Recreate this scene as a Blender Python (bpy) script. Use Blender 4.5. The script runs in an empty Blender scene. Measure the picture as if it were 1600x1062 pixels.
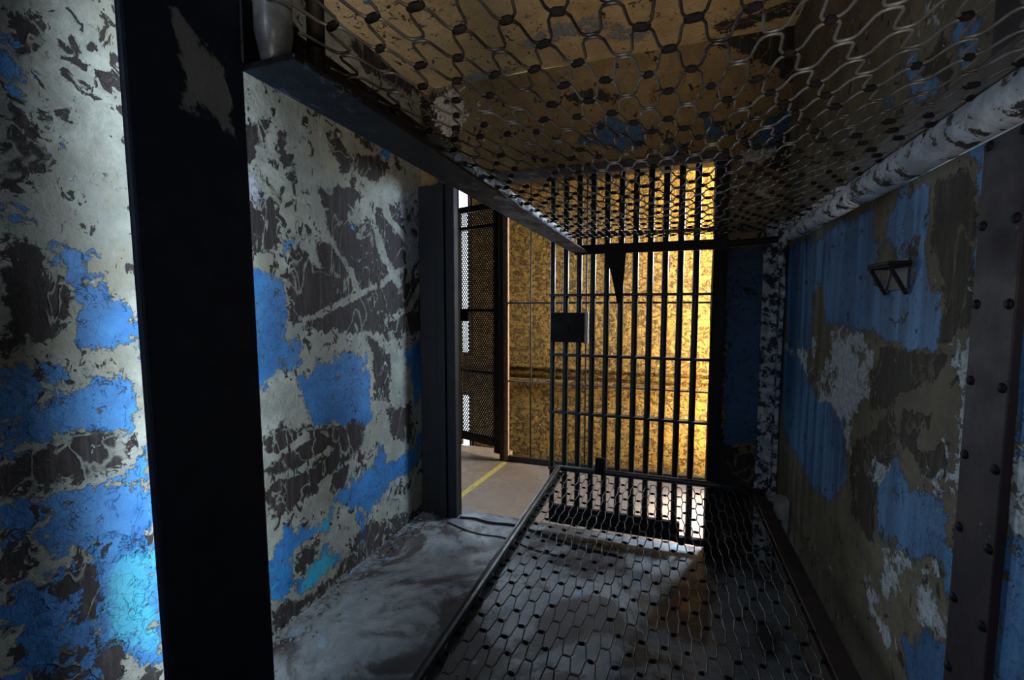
import bpy, bmesh, math, random
import numpy as np
from mathutils import Vector, Matrix, noise as mnoise
random.seed(7)
C = bpy.context.scene.collection
PI = math.pi

# ------------------------------------------------------------------ paint patches, in metres on each wall
LEFT_PAINT = {
    'pale': [
        [(1.309,1.077),(1.453,1.18),(1.703,1.25),(2.009,1.359),(2.405,1.536),(2.361,1.561),(1.977,1.383),(1.687,1.279),(1.434,1.202),(1.287,1.099)],
        [(1.552,1.554),(1.706,1.409),(1.786,1.28),(1.834,1.293),(1.741,1.423),(1.583,1.575)],
        [(1.851,1.726),(1.97,1.493),(2.114,1.336),(2.164,1.352),(2.026,1.511),(1.901,1.742)],
        [(1.984,1.715),(2.211,1.587),(2.204,1.382),(2.271,1.385),(2.278,1.61),(2.029,1.743)],
        [(2.001,1.144),(2.259,1.228),(2.471,1.426),(2.41,1.437),(2.206,1.25),(1.969,1.172)],
        [(1.237,1.745),(1.371,1.694),(1.394,1.581),(1.523,1.393),(1.561,1.412),(1.433,1.598),(1.403,1.716),(1.259,1.773)],
        [(1.194,1.692),(1.3,1.725),(1.301,1.743),(1.195,1.709)],
        [(1.226,0.67),(1.316,0.667),(1.452,0.703),(1.426,0.737),(1.299,0.697),(1.216,0.702)],
        [(1.233,0.597),(1.405,0.572),(1.596,0.607),(1.573,0.638),(1.393,0.602),(1.229,0.623)],
        [(1.511,0.469),(1.678,0.525),(1.652,0.551),(1.49,0.494)],
    ],
    'white': [
        [(2.176,1.881),(2.41,1.955),(2.411,1.468),(2.307,1.423),(2.192,1.591)],
        [(1.209,1.737),(1.244,1.67),(1.228,1.622),(1.203,1.628)],
    ],
    'blue': [
        [(0.608,1.832),(0.633,1.826),(0.644,1.79),(0.631,1.736),(0.608,1.706),(0.6,1.709)],
        [(0.589,1.523),(0.603,1.506),(0.587,1.489)],
        [(0.585,1.461),(0.647,1.445),(0.692,1.407),(0.743,1.406),(0.751,1.359),(0.731,1.309),(0.776,1.262),(0.828,1.248),(0.834,1.175),(0.799,1.159),(0.762,1.137),(0.714,1.141),(0.67,1.138),(0.679,1.184),(0.695,1.245),(0.68,1.307),(0.66,1.365),(0.646,1.415),(0.583,1.427)],
        [(0.663,1.131),(0.692,1.088),(0.677,1.059),(0.658,1.08)],
        [(0.565,1.134),(0.594,1.102),(0.624,1.052),(0.61,1.01),(0.658,1.046),(0.737,1.073),(0.771,1.043),(0.816,1.053),(0.835,0.96),(0.837,0.85),(0.799,0.88),(0.741,0.897),(0.674,0.9),(0.615,0.91),(0.581,0.891),(0.55,0.895)],
        [(0.79,0.865),(0.849,0.865),(0.853,0.696),(0.853,0.543),(0.861,0.203),(0.817,0.208),(0.735,0.302),(0.689,0.258),(0.519,0.403),(0.532,0.611),(0.576,0.644),(0.646,0.637),(0.603,0.715),(0.537,0.696),(0.544,0.81),(0.609,0.813),(0.694,0.795),(0.793,0.775)],
        [(0.86,1.262),(1.215,1.367),(1.207,0.947),(0.872,1.026)],
        [(1.19,1.365),(1.283,1.371),(1.34,1.358),(1.359,1.243),(1.359,1.12),(1.415,1.077),(1.42,1.038),(1.323,1.0),(1.25,0.987),(1.233,0.931),(1.181,0.941)],
        [(1.423,0.961),(1.561,0.995),(1.708,1.057),(1.822,0.984),(1.877,0.859),(1.83,0.683),(1.671,0.695),(1.475,0.738),(1.445,0.852)],
        [(1.736,1.614),(1.786,1.628),(1.802,1.556),(1.868,1.525),(1.842,1.492),(1.735,1.489)],
        [(1.353,1.503),(1.393,1.499),(1.434,1.474),(1.391,1.447),(1.357,1.456)],
        [(1.927,2.02),(2.018,2.056),(2.038,2.012),(1.951,1.97)],
        [(2.172,1.008),(2.367,1.017),(2.36,0.779),(2.298,0.656),(2.234,0.874)],
        [(2.179,0.423),(2.352,0.499),(2.288,0.323),(2.073,0.323),(1.953,0.288),(1.816,0.211),(1.727,0.299),(1.608,0.395),(1.674,0.438),(1.877,0.441)],
        [(1.883,0.449),(1.95,0.518),(2.004,0.418)],
        [(1.735,0.264),(1.811,0.204),(1.796,0.073),(1.697,0.014),(1.73,0.139)],
        [(1.231,0.317),(1.308,0.383),(1.421,0.328),(1.58,0.339),(1.537,0.26),(1.385,0.281),(1.339,0.231),(1.319,0.138),(1.28,0.105),(1.228,0.144)],
        [(1.353,0.111),(1.425,0.183),(1.519,0.2),(1.583,0.124),(1.548,0.063),(1.452,0.063),(1.373,0.044)],
        [(0.829,0.574),(1.231,0.317),(1.236,0.138),(0.86,0.184),(0.822,0.292)],
        [(1.779,2.455),(1.856,2.462),(1.84,2.402)],
    ],
    'teal': [
        [(0.728,0.557),(0.829,0.574),(0.848,0.352),(0.834,0.263),(0.738,0.354),(0.715,0.46)],
        [(1.353,0.111),(1.425,0.183),(1.519,0.2),(1.583,0.124),(1.548,0.063),(1.452,0.063),(1.373,0.044)],
        [(1.496,0.371),(1.58,0.339),(1.537,0.26),(1.454,0.278)],
        [(0.829,0.574),(1.228,0.268),(1.266,0.144),(0.862,0.222)],
    ],
    'dark': [
        [(1.391,1.452),(2.394,1.914),(2.43,1.083),(1.779,1.12),(1.377,1.156)],
        [(2.253,1.882),(2.454,1.928),(2.437,1.316),(2.269,1.312)],
        [(1.254,0.796),(1.761,0.678),(1.684,0.471),(1.297,0.46),(1.228,0.539)],
        [(0.6,1.702),(0.63,1.687),(0.648,1.638),(0.667,1.573),(0.642,1.53),(0.608,1.501),(0.588,1.51)],
        [(0.581,1.406),(0.645,1.408),(0.669,1.321),(0.698,1.261),(0.672,1.176),(0.641,1.153),(0.568,1.183)],
        [(0.567,1.179),(0.604,1.181),(0.607,1.147),(0.565,1.145)],
        [(0.571,0.902),(0.639,0.926),(0.729,0.937),(0.811,0.876),(0.788,0.826),(0.682,0.813),(0.61,0.825),(0.546,0.842),(0.549,0.888)],
        [(0.664,1.715),(0.725,1.743),(0.741,1.701),(0.672,1.664)],
        [(0.789,1.837),(0.828,1.855),(0.826,1.819),(0.787,1.813)],
        [(0.627,1.892),(0.676,1.907),(0.684,1.867),(0.648,1.817),(0.631,1.849)],
        [(0.557,0.595),(0.631,0.597),(0.683,0.62),(0.718,0.563),(0.676,0.505),(0.626,0.515),(0.571,0.552)],
        [(0.585,0.419),(0.682,0.378),(0.689,0.258),(0.559,0.369)],
        [(0.64,0.542),(0.706,0.552),(0.721,0.438),(0.647,0.446)],
        [(0.537,0.696),(0.58,0.704),(0.599,0.647),(0.533,0.625)],
        [(0.776,0.629),(0.831,0.596),(0.819,0.542),(0.781,0.567)],
        [(0.685,0.419),(0.767,0.332),(0.753,0.222),(0.651,0.307)],
        [(0.527,0.532),(0.59,0.498),(0.611,0.428),(0.543,0.455)],
        [(0.541,0.753),(0.595,0.773),(0.623,0.76),(0.558,0.7),(0.538,0.711)],
        [(0.535,0.654),(0.562,0.668),(0.544,0.633)],
        [(1.194,1.873),(1.316,1.924),(1.307,1.855),(1.25,1.792),(1.248,1.759),(1.19,1.712)],
        [(1.338,1.916),(1.382,1.909),(1.394,1.837),(1.413,1.793),(1.361,1.788),(1.329,1.84)],
        [(1.256,1.761),(1.332,1.788),(1.339,1.703),(1.284,1.675),(1.251,1.703)],
        [(1.347,1.737),(1.421,1.762),(1.409,1.71),(1.377,1.684)],
        [(1.201,1.638),(1.315,1.671),(1.343,1.601),(1.355,1.532),(1.321,1.452),(1.258,1.426),(1.194,1.446)],
        [(1.597,1.977),(1.677,2.011),(1.703,1.954),(1.785,1.946),(1.764,1.872),(1.698,1.831),(1.651,1.892)],
        [(1.767,1.941),(1.973,1.995),(2.082,1.966),(2.024,1.918),(1.905,1.841),(1.8,1.858)],
        [(1.807,2.04),(1.913,2.046),(1.973,2.01),(1.861,1.982)],
        [(2.109,2.046),(2.23,1.973),(2.093,1.943)],
        [(1.55,1.745),(1.748,1.799),(1.843,1.757),(1.744,1.701),(1.719,1.616),(1.721,1.468),(1.66,1.434),(1.556,1.465),(1.594,1.649),(1.555,1.694)],
        [(1.865,1.723),(2.018,1.753),(2.041,1.605),(1.999,1.528),(1.86,1.573),(1.829,1.65)],
        [(1.421,1.547),(1.502,1.565),(1.489,1.501),(1.428,1.494)],
        [(1.41,1.385),(1.543,1.421),(1.665,1.355),(1.685,1.313),(1.62,1.25),(1.558,1.168),(1.46,1.172),(1.375,1.243),(1.377,1.304)],
        [(1.707,1.227),(1.991,1.329),(2.121,1.35),(2.155,1.268),(2.053,1.132),(1.853,1.157),(1.705,1.177)],
        [(1.736,1.394),(1.824,1.415),(1.855,1.327),(1.755,1.309)],
        [(1.537,1.46),(1.757,1.468),(1.745,1.397),(1.571,1.386)],
        [(1.231,0.766),(1.307,0.799),(1.412,0.733),(1.409,0.663),(1.319,0.598),(1.237,0.664)],
        [(1.433,0.741),(1.796,0.691),(1.801,0.582),(1.695,0.522),(1.5,0.629)],
        [(1.377,0.616),(1.471,0.635),(1.512,0.561),(1.396,0.517),(1.339,0.5)],
        [(1.259,0.588),(1.372,0.576),(1.372,0.447),(1.252,0.455)],
        [(1.555,0.594),(1.697,0.564),(1.668,0.41),(1.568,0.434)],
        [(1.827,1.124),(2.047,0.968),(2.011,0.762),(1.879,0.771),(1.887,0.986)],
        [(1.997,0.703),(2.229,0.697),(2.256,0.449),(2.038,0.548)],
        [(1.741,0.16),(1.893,0.153),(2.195,0.059),(2.339,0.043),(2.397,-0.093),(1.643,0.014),(1.245,0.005),(1.236,0.126),(1.374,0.062),(1.559,0.042),(1.692,0.112)],
        [(1.377,0.258),(1.498,0.262),(1.456,0.16),(1.34,0.172)],
        [(1.743,2.408),(1.932,2.536),(2.091,2.527),(2.288,2.55),(2.41,2.465),(2.086,2.386),(1.876,2.35),(1.821,2.387)],
        [(0.808,0.205),(0.86,0.184),(0.852,0.109),(0.759,0.189)],
        [(0.712,0.652),(0.769,0.633),(0.751,0.579),(0.708,0.586)],
        [(0.834,1.503),(0.859,1.525),(0.855,1.455)],
    ],
}
RIGHT_PAINT = {
    'blue': [
        [(2.223,1.499),(1.879,1.491),(1.589,1.514),(1.446,1.493),(1.42,1.393),(1.404,1.335),(1.336,1.307),(1.256,1.303),(1.153,1.324),(1.111,1.271),(1.091,1.197),(1.103,1.152),(1.264,1.143),(1.317,1.176),(1.493,1.183),(1.699,1.183),(1.766,1.212),(1.853,1.333),(1.935,1.29),(1.904,1.197),(1.925,1.09),(2.25,1.06),(2.386,1.476)],
        [(1.299,1.511),(1.161,1.482),(1.145,1.413),(1.168,1.351),(1.171,1.312),(1.275,1.333),(1.299,1.394),(1.341,1.423),(1.325,1.473)],
        [(1.063,1.555),(0.989,1.535),(0.964,1.226),(1.002,1.222),(1.024,1.337),(1.013,1.412),(1.034,1.494)],
        [(2.345,1.066),(2.045,1.041),(1.823,0.93),(1.55,0.926),(1.51,0.729),(1.614,0.643),(1.717,0.622),(1.886,0.626),(1.992,0.639),(2.125,0.677),(2.279,0.72)],
        [(1.322,0.786),(1.275,0.867),(1.234,0.922),(1.169,0.862),(1.095,0.878),(1.038,0.863),(1.022,0.821),(0.982,0.807),(0.983,0.698),(1.033,0.741),(1.056,0.753),(1.149,0.715),(1.272,0.68)],
        [(1.146,0.53),(1.071,0.602),(0.976,0.643),(0.968,0.577),(1.119,0.45)],
        [(0.892,0.856),(0.819,0.924),(0.796,0.718),(0.877,0.649)],
        [(1.32,1.826),(1.268,1.816),(1.244,1.755),(1.138,1.705),(1.147,1.67),(1.264,1.686),(1.293,1.75)],
        [(1.105,1.772),(1.038,1.739),(1.038,1.656),(1.094,1.682),(1.111,1.738)],
        [(1.407,1.773),(1.357,1.752),(1.371,1.713)],
        [(0.899,1.228),(0.857,1.247),(0.834,1.048),(0.87,1.037)],
    ],
    'white': [
        [(1.712,1.186),(1.486,1.195),(1.375,1.132),(1.382,1.046),(1.504,0.951),(1.502,0.841),(1.625,0.823),(1.757,0.873),(1.829,0.879),(1.782,1.026),(1.695,1.08)],
        [(1.052,1.184),(0.982,1.195),(0.975,1.138),(0.982,1.059),(0.974,0.89),(1.005,0.888),(1.035,0.887),(1.124,0.877),(1.127,0.901),(1.017,0.935),(1.012,1.052),(1.035,1.13)],
        [(1.287,0.659),(1.143,0.707),(1.185,0.603),(1.242,0.583)],
        [(1.345,0.543),(1.237,0.526),(1.172,0.508),(1.201,0.455),(1.317,0.485)],
        [(1.106,0.741),(1.054,0.77),(1.023,0.697),(0.995,0.639),(1.043,0.616),(1.114,0.607)],
        [(1.368,0.839),(1.167,0.893),(1.174,0.843),(1.307,0.805)],
        [(2.334,1.073),(1.846,1.158),(1.895,1.006),(2.048,0.959)],
        [(0.871,1.047),(0.836,1.066),(0.819,0.924),(0.873,0.897)],
        [(1.253,1.904),(1.163,1.849),(1.18,1.811),(1.251,1.851)],
    ],
    'dark': [
        [(1.224,1.02),(1.133,1.027),(1.145,0.923),(1.214,0.944)],
        [(1.134,0.953),(1.039,0.988),(1.036,0.929),(1.127,0.902)],
        [(1.338,1.151),(1.06,1.151),(1.146,1.085),(1.388,0.978),(1.402,1.079)],
        [(1.152,1.502),(1.027,1.492),(0.994,1.225),(1.087,1.17),(1.088,1.295),(1.146,1.362)],
        [(1.489,0.849),(1.247,1.012),(1.235,0.926),(1.318,0.804),(1.315,0.657),(1.463,0.674)],
        [(1.268,1.39),(1.198,1.388),(1.202,1.355),(1.258,1.361)],
        [(1.233,1.749),(1.165,1.778),(1.115,1.717),(1.13,1.678)],
    ],
}
END_PAINT = {
    'blue': [
        [(-0.387,2.183),(-0.323,2.197),(-0.228,2.147),(-0.15,2.137),(-0.139,2.044),(-0.225,2.023),(-0.369,2.07),(-0.451,2.07),(-0.468,2.113),(-0.386,2.113)],
        [(0.149,2.144),(0.191,2.138),(0.199,2.044),(0.143,2.051)],
        [(0.001,2.029),(0.074,2.011),(0.061,1.962),(0.002,1.983)],
        [(0.238,1.52),(0.497,1.518),(0.535,0.565),(0.269,0.553)],
        [(0.362,2.002),(0.485,2.127),(0.507,1.902),(0.404,1.912)],
    ],
    'dark': [
        [(0.172,2.479),(0.29,2.536),(0.517,2.55),(0.533,2.175),(0.466,2.273),(0.362,2.354),(0.268,2.397)],
        [(0.263,2.552),(0.516,2.556),(0.528,2.285),(0.374,2.365)],
        [(-1.384,2.453),(-1.199,2.461),(-1.122,2.242),(-1.144,2.034),(-0.968,1.931),(-1.205,1.933),(-1.391,2.058)],
        [(-0.603,1.949),(0.203,1.933),(0.203,1.909),(-0.596,1.922)],
        [(0.304,1.362),(0.399,1.36),(0.388,1.286),(0.306,1.295)],
        [(0.218,0.548),(0.574,0.585),(0.6,-0.035),(0.238,-0.109)],
        [(0.17,1.921),(0.244,1.914),(0.29,-0.098),(0.208,-0.115)],
        [(-0.572,2.335),(-0.341,2.333),(-0.215,2.284),(-0.47,2.273)],
        [(0.389,1.971),(0.513,2.04),(0.522,1.844),(0.392,1.879)],
    ],
    'white': [
        [(-1.301,2.441),(-1.12,2.449),(-1.102,2.274),(-1.202,2.199),(-1.262,2.295)],
        [(0.22,1.813),(0.537,1.787),(0.539,1.724),(0.222,1.766)],
        [(0.256,1.985),(0.414,1.982),(0.481,1.904),(0.286,1.895)],
    ],
}
CEILING_PAINT = {
    'white': [
        [(-0.774,2.157),(-0.619,2.072),(-0.404,2.024),(-0.302,1.979),(-0.315,2.177),(-0.461,2.164),(-0.649,2.171)],
        [(-0.306,2.105),(-0.118,2.146),(-0.152,2.27),(-0.306,2.217)],
        [(-1.29,2.477),(-0.994,2.271),(-0.803,2.337),(-0.881,2.455)],
        [(0.243,2.201),(0.345,2.172),(0.357,2.241)],
    ],
    'dark': [
        [(-1.254,2.489),(-1.053,2.321),(-0.999,2.414),(-1.112,2.538)],
        [(0.148,2.261),(0.47,2.175),(0.498,2.289),(0.21,2.357)],
    ],
}


# ------------------------------------------------------------------ shape helpers
def bx(bm, x0, x1, y0, y1, z0, z1):
    v = [bm.verts.new((x, y, z)) for x in (x0, x1) for y in (y0, y1) for z in (z0, z1)]
    for f in ((0,1,3,2),(4,6,7,5),(0,4,5,1),(2,3,7,6),(0,2,6,4),(1,5,7,3)):
        bm.faces.new([v[i] for i in f])
    return v

def obox(bm, p, q, w, h, up=(0,0,1)):
    """box bar from p to q, w wide and h high"""
    p, q = Vector(p), Vector(q); d = (q-p).normalized(); u = Vector(up)
    s = d.cross(u)
    if s.length < 1e-5: s = d.cross(Vector((1,0,0)))
    s.normalize(); u = s.cross(d).normalized()
    v = []
    for e in (p, q):
        for a, b in ((-1,-1),(1,-1),(1,1),(-1,1)):
            v.append(bm.verts.new(e + s*(a*w/2) + u*(b*h/2)))
    for f in ((3,2,1,0),(4,5,6,7),(0,1,5,4),(1,2,6,5),(2,3,7,6),(3,0,4,7)):
        bm.faces.new([v[i] for i in f])

def tube(bm, pts, r, n=8, caps=True):
    pts = [Vector(p) for p in pts]; rings = []
    ref = Vector((0,0,1))
    for i, p in enumerate(pts):
        d = (pts[min(i+1,len(pts)-1)] - pts[max(i-1,0)]).normalized()
        a = d.cross(ref)
        if a.length < .05: a = d.cross(Vector((1,0,0)))
        a.normalize(); b = a.cross(d).normalized()
        rr = r[i] if isinstance(r, (list, tuple)) else r
        rings.append([bm.verts.new(p + a*(rr*math.cos(2*PI*k/n)) + b*(rr*math.sin(2*PI*k/n))) for k in range(n)])
    for A, B in zip(rings, rings[1:]):
        for k in range(n):
            bm.faces.new((A[k], A[(k+1)%n], B[(k+1)%n], B[k])).smooth = True
    if caps:
        bm.faces.new(rings[0][::-1]); bm.faces.new(rings[-1])

def obj(name, bm, mat, parent=None, bevel=0, smooth=False):
    bmesh.ops.recalc_face_normals(bm, faces=bm.faces)
    me = bpy.data.meshes.new(name); bm.to_mesh(me); bm.free()
    if mat: me.materials.append(mat)
    o = bpy.data.objects.new(name, me); C.objects.link(o)
    if parent: o.parent = parent
    if bevel:
        m = o.modifiers.new('bevel', 'BEVEL'); m.width = bevel; m.segments = 2; m.limit_method = 'ANGLE'
    if smooth:
        for p in me.polygons: p.use_smooth = True
    return o

def thing(name, label, cat, loc=(0,0,0), group=None):
    o = bpy.data.objects.new(name, None); C.objects.link(o); o.location = loc
    o.empty_display_size = .05
    return tag(o, label, cat, group)

def tag(o, label, cat, group=None, kind=None):
    o['label'] = label; o['category'] = cat
    if group: o['group'] = group
    if kind: o['kind'] = kind
    return o

def struct(o, label=None, cat=None):
    o['kind'] = 'structure'
    if label: o['label'] = label
    if cat: o['category'] = cat
    return o

def rel(t, pts):
    L = t.location
    return [tuple(Vector(p) - L) for p in pts]

# ------------------------------------------------------------------ node helpers
class NT:
    def __init__(s, name):
        s.m = bpy.data.materials.new(name); s.m.use_nodes = True
        s.t = s.m.node_tree; s.t.nodes.clear()
        s.out = s.t.nodes.new('ShaderNodeOutputMaterial')
        s.b = s.t.nodes.new('ShaderNodeBsdfPrincipled')
        s.t.links.new(s.b.outputs[0], s.out.inputs[0])
    def n(s, ty, **kw):
        nd = s.t.nodes.new(ty)
        for k, v in kw.items(): setattr(nd, k, v)
        return nd
    def set(s, sock, v):
        if hasattr(v, 'is_linked') or isinstance(v, bpy.types.NodeSocket): s.t.links.new(v, sock)
        else: sock.default_value = v
    def coord(s): 
        return s.n('ShaderNodeNewGeometry').outputs['Position']
    def objcoord(s):
        return s.n('ShaderNodeTexCoord').outputs['Object']
    def mapping(s, v, sc, loc=(0,0,0)):
        nd = s.n('ShaderNodeMapping'); s.set(nd.inputs[0], v); nd.inputs['Scale'].default_value = sc; nd.inputs['Location'].default_value = loc
        return nd.outputs[0]
    def noise(s, v, sc, det=4, rough=.6, dist=0):
        nd = s.n('ShaderNodeTexNoise'); s.set(nd.inputs['Vector'], v)
        nd.inputs['Scale'].default_value = sc; nd.inputs['Detail'].default_value = det
        nd.inputs['Roughness'].default_value = rough; nd.inputs['Distortion'].default_value = dist
        return nd.outputs[0]
    def voro(s, v, sc, feat='F1'):
        nd = s.n('ShaderNodeTexVoronoi', feature=feat); s.set(nd.inputs['Vector'], v); nd.inputs['Scale'].default_value = sc
        return nd.outputs[0]
    def math(s, op, a, b=0., c=0., clamp=False):
        nd = s.n('ShaderNodeMath', operation=op, use_clamp=clamp)
        s.set(nd.inputs[0], a); s.set(nd.inputs[1], b); s.set(nd.inputs[2], c)
        return nd.outputs[0]
    def step(s, v, lo, hi, a=0., b=1.):
        nd = s.n('ShaderNodeMapRange', interpolation_type='SMOOTHSTEP'); s.set(nd.inputs[0], v)
        nd.inputs[1].default_value = lo; nd.inputs[2].default_value = hi; nd.inputs[3].default_value = a; nd.inputs[4].default_value = b
        return nd.outputs[0]
    def mix(s, f, a, b, mode='MIX'):
        nd = s.n('ShaderNodeMix', data_type='RGBA', blend_type=mode)
        s.set(nd.inputs[0], f); s.set(nd.inputs[6], a); s.set(nd.inputs[7], b)
        return nd.outputs[2]
    def attr(s, name):
        nd = s.n('ShaderNodeAttribute', attribute_name=name); return nd.outputs['Fac']
    def bump(s, h, strength=.5, dist=.01):
        nd = s.n('ShaderNodeBump'); nd.inputs['Strength'].default_value = strength; nd.inputs['Distance'].default_value = dist
        s.set(nd.inputs['Height'], h); s.t.links.new(nd.outputs[0], s.b.inputs['Normal'])
    def done(s, col, rough=.8, metal=0., spec=.3):
        s.set(s.b.inputs['Base Color'], col); s.set(s.b.inputs['Roughness'], rough); s.set(s.b.inputs['Metallic'], metal)
        s.b.inputs['Specular IOR Level'].default_value = spec
        return s.m

def rgb(r, g, b): return (r, g, b, 1.)

def metal(name, c1, c2, sc=30, rough=.5, spec=.5, chip=None, chip_lo=.62, met=0., csc=.35):
    k = NT(name); p = k.coord()
    n1 = k.noise(p, sc, 6, .65); n2 = k.noise(p, sc*csc, 6, .72)
    col = k.mix(k.step(n1, .35, .65), rgb(*c1), rgb(*c2))
    h = n1
    if chip:
        f = k.step(n2, chip_lo, chip_lo+.03); col = k.mix(f, col, rgb(*chip)); h = k.math('ADD', n1, f)
    k.bump(h, .4, .004)
    return k.done(col, k.step(n1, .2, .8, rough-.12, rough+.15), met, spec)

def wall_paint(name, plaster, plaster2, dark, blue, blue2, white, teal, streak=0., speck=1., crack=True):
    k = NT(name); p = k.coord()
    big = k.noise(p, 2.2, 6, .62); mid = k.noise(p, 11, 7, .68, .3); fine = k.noise(p, 60, 5, .7)
    def ragged(loc, a, b):
        q = k.mapping(p, (1,1,1), loc)
        u = k.math('MULTIPLY', k.math('SUBTRACT', k.noise(q, 8, 10, .66, .5), .5), a)
        v = k.math('MULTIPLY', k.math('SUBTRACT', k.noise(q, 34, 8, .68, .8), .5), b)
        return k.math('ADD', u, v)
    r1, r2, r3 = ragged((0,0,0), 2.6, 1.6), ragged((3.1,5.7,1.3), 1.5, 1.7), ragged((7.7,1.2,4.4), 2.4, 2.8)
    # plaster
    col = k.mix(k.step(mid, .36, .64), rgb(*plaster), rgb(*plaster2))
    col = k.mix(k.step(big, .42, .62, 0, .6), col, rgb(*[c*.5 for c in plaster]))
    col = k.mix(k.step(fine, .48, .75, 0, .5), col, rgb(*[c*.45 for c in plaster]))
    stain = k.step(k.noise(k.mapping(p, (1,1,.8), (6,3,8)), 5, 8, .7, .8), .44, .66, 0, .5)
    col = k.mix(stain, col, rgb(plaster[0]*.62, plaster[1]*.52, plaster[2]*.36))
    # pits and scabs scattered over it
    sp = k.noise(k.mapping(p, (1,1,.75), (1.7,8.1,2.2)), 26, 6, .62, .9)
    reg = k.step(k.noise(k.mapping(p, (1,1,1), (4,4,4)), 3.4, 4, .6), .40, .62, -.05*speck, .085*speck)
    spots = k.step(k.math('ADD', sp, reg), .618, .65)
    col = k.mix(spots, col, rgb(*dark))
    # dark bare patches, threaded by pale veins
    da = k.math('SUBTRACT', k.math('ADD', k.attr('dark'), r2), k.math('MULTIPLY', k.attr('pale'), .9))
    dm = k.step(da, .5, .58)
    wisp = k.noise(k.mapping(p, (1,1,.6), (9,2,4)), 6.5, 3, .5, .9)
    vein = k.math('ABSOLUTE', k.math('SUBTRACT', wisp, .5))
    dm = k.math('MULTIPLY', dm, k.step(k.math('ADD', vein, k.math('MULTIPLY', k.math('SUBTRACT', fine, .5), .05)), .004, .022, .25, 1.))
    scr = k.noise(k.mapping(p, (30,30,2.5)), 2, 5, .7)
    dcol = k.mix(k.step(scr, .45, .75), rgb(*dark), rgb(*[c*2.6+.008 for c in dark]))
    col = k.mix(dm, col, dcol)
    # white undercoat
    wa = k.math('ADD', k.attr('white'), r3)
    wm = k.step(wa, .52, .60)
    wm = k.math('MULTIPLY', wm, k.step(mid, .40, .47))
    col = k.mix(wm, col, k.mix(k.step(fine, .35, .7), rgb(*white), rgb(*[c*.5 for c in white])))
    # blue coat
    ba = k.math('SUBTRACT', k.math('ADD', k.attr('blue'), r1), k.math('MULTIPLY', k.attr('dark'), .6))
    bmask = k.step(ba, .5, .525)
    holes = k.step(k.noise(k.mapping(p, (1,1,1), (2,9,6)), 21, 7, .66, .5), .625, .645, 1, 0)
    bmask = k.math('MULTIPLY', bmask, holes)
    st = k.noise(k.mapping(p, (14,14,.7)), 1.6, 4, .6)
    bc = k.mix(k.step(mid, .3, .7), rgb(*blue), rgb(*blue2))
    bc = k.mix(k.step(big, .4, .6, 0, .55), bc, rgb(*[c*.55 for c in blue]))
    if streak: bc = k.mix(k.step(st, .4, .65, 0, streak), bc, rgb(*[min(1,c*1.7) for c in blue2]))
    bc = k.mix(k.math('MULTIPLY', k.step(k.math('ADD', k.attr('teal'), k.math('MULTIPLY', r3, .5)), .35, .75), k.step(big, .3, .6, .25, .6)), bc, rgb(*teal))
    if crack:
        q = k.n('ShaderNodeVectorMath', operation='ADD'); k.set(q.inputs[0], p)
        sc_ = k.n('ShaderNodeVectorMath', operation='SCALE'); nz = k.n('ShaderNodeTexNoise'); k.set(nz.inputs['Vector'], p); nz.inputs['Scale'].default_value = 20
        k.set(sc_.inputs[0], nz.outputs['Color']); sc_.inputs['Scale'].default_value = .03; k.set(q.inputs[1], sc_.outputs[0])
        crk = k.step(k.voro(q.outputs[0], 30, 'DISTANCE_TO_EDGE'), .0, .025, 1, 0)
        bc = k.mix(k.math('MULTIPLY', crk, k.step(big, .46, .56, 0, .8)), bc, rgb(.008,.015,.03))
    rim = k.math('MULTIPLY', k.step(ba, .40, .5), k.math('SUBTRACT', 1., bmask))
    col = k.mix(k.math('MULTIPLY', rim, .7), col, rgb(*dark))
    col = k.mix(bmask, col, bc)
    h = k.math('ADD', k.math('MULTIPLY', bmask, 1.0), k.math('MULTIPLY', wm, .5))
    h = k.math('SUBTRACT', h, k.math('MULTIPLY', dm, .7))
    h = k.math('SUBTRACT', h, k.math('MULTIPLY', spots, .5))
    h = k.math('ADD', h, k.math('MULTIPLY', fine, .5)); h = k.math('ADD', h, k.math('MULTIPLY', mid, 1.2))
    k.bump(h, .9, .007)
    return k.done(col, k.mix(bmask, rgb(.8,.8,.8), rgb(.5,.5,.5)), 0, .35)

def polymask(P, polys, w):
    out = np.zeros(len(P))
    for poly in polys:
        q = np.array(poly); lo = q.min(0)-w*1.2; hi = q.max(0)+w*1.2
        idx = np.where((P[:,0]>lo[0])&(P[:,0]<hi[0])&(P[:,1]>lo[1])&(P[:,1]<hi[1]))[0]
        if not len(idx): continue
        S = P[idx]; d2 = np.full(len(S), 1e9); ins = np.zeros(len(S), bool)
        for a, b in zip(q, np.roll(q, -1, 0)):
            e = b-a; L = (e*e).sum()+1e-12
            t = np.clip(((S-a)@e)/L, 0, 1); r = S-a-t[:,None]*e
            d2 = np.minimum(d2, (r*r).sum(1))
            c = (a[1]>S[:,1]) != (b[1]>S[:,1])
            with np.errstate(divide='ignore', invalid='ignore'):
                xx = (b[0]-a[0])*(S[:,1]-a[1])/(b[1]-a[1]+1e-15)+a[0]
            ins ^= c & (S[:,0] < xx)
        sd = np.sqrt(d2)*np.where(ins, 1, -1)
        out[idx] = np.maximum(out[idx], np.clip(.5+sd/(2*w), 0, 1))
    return out

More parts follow.
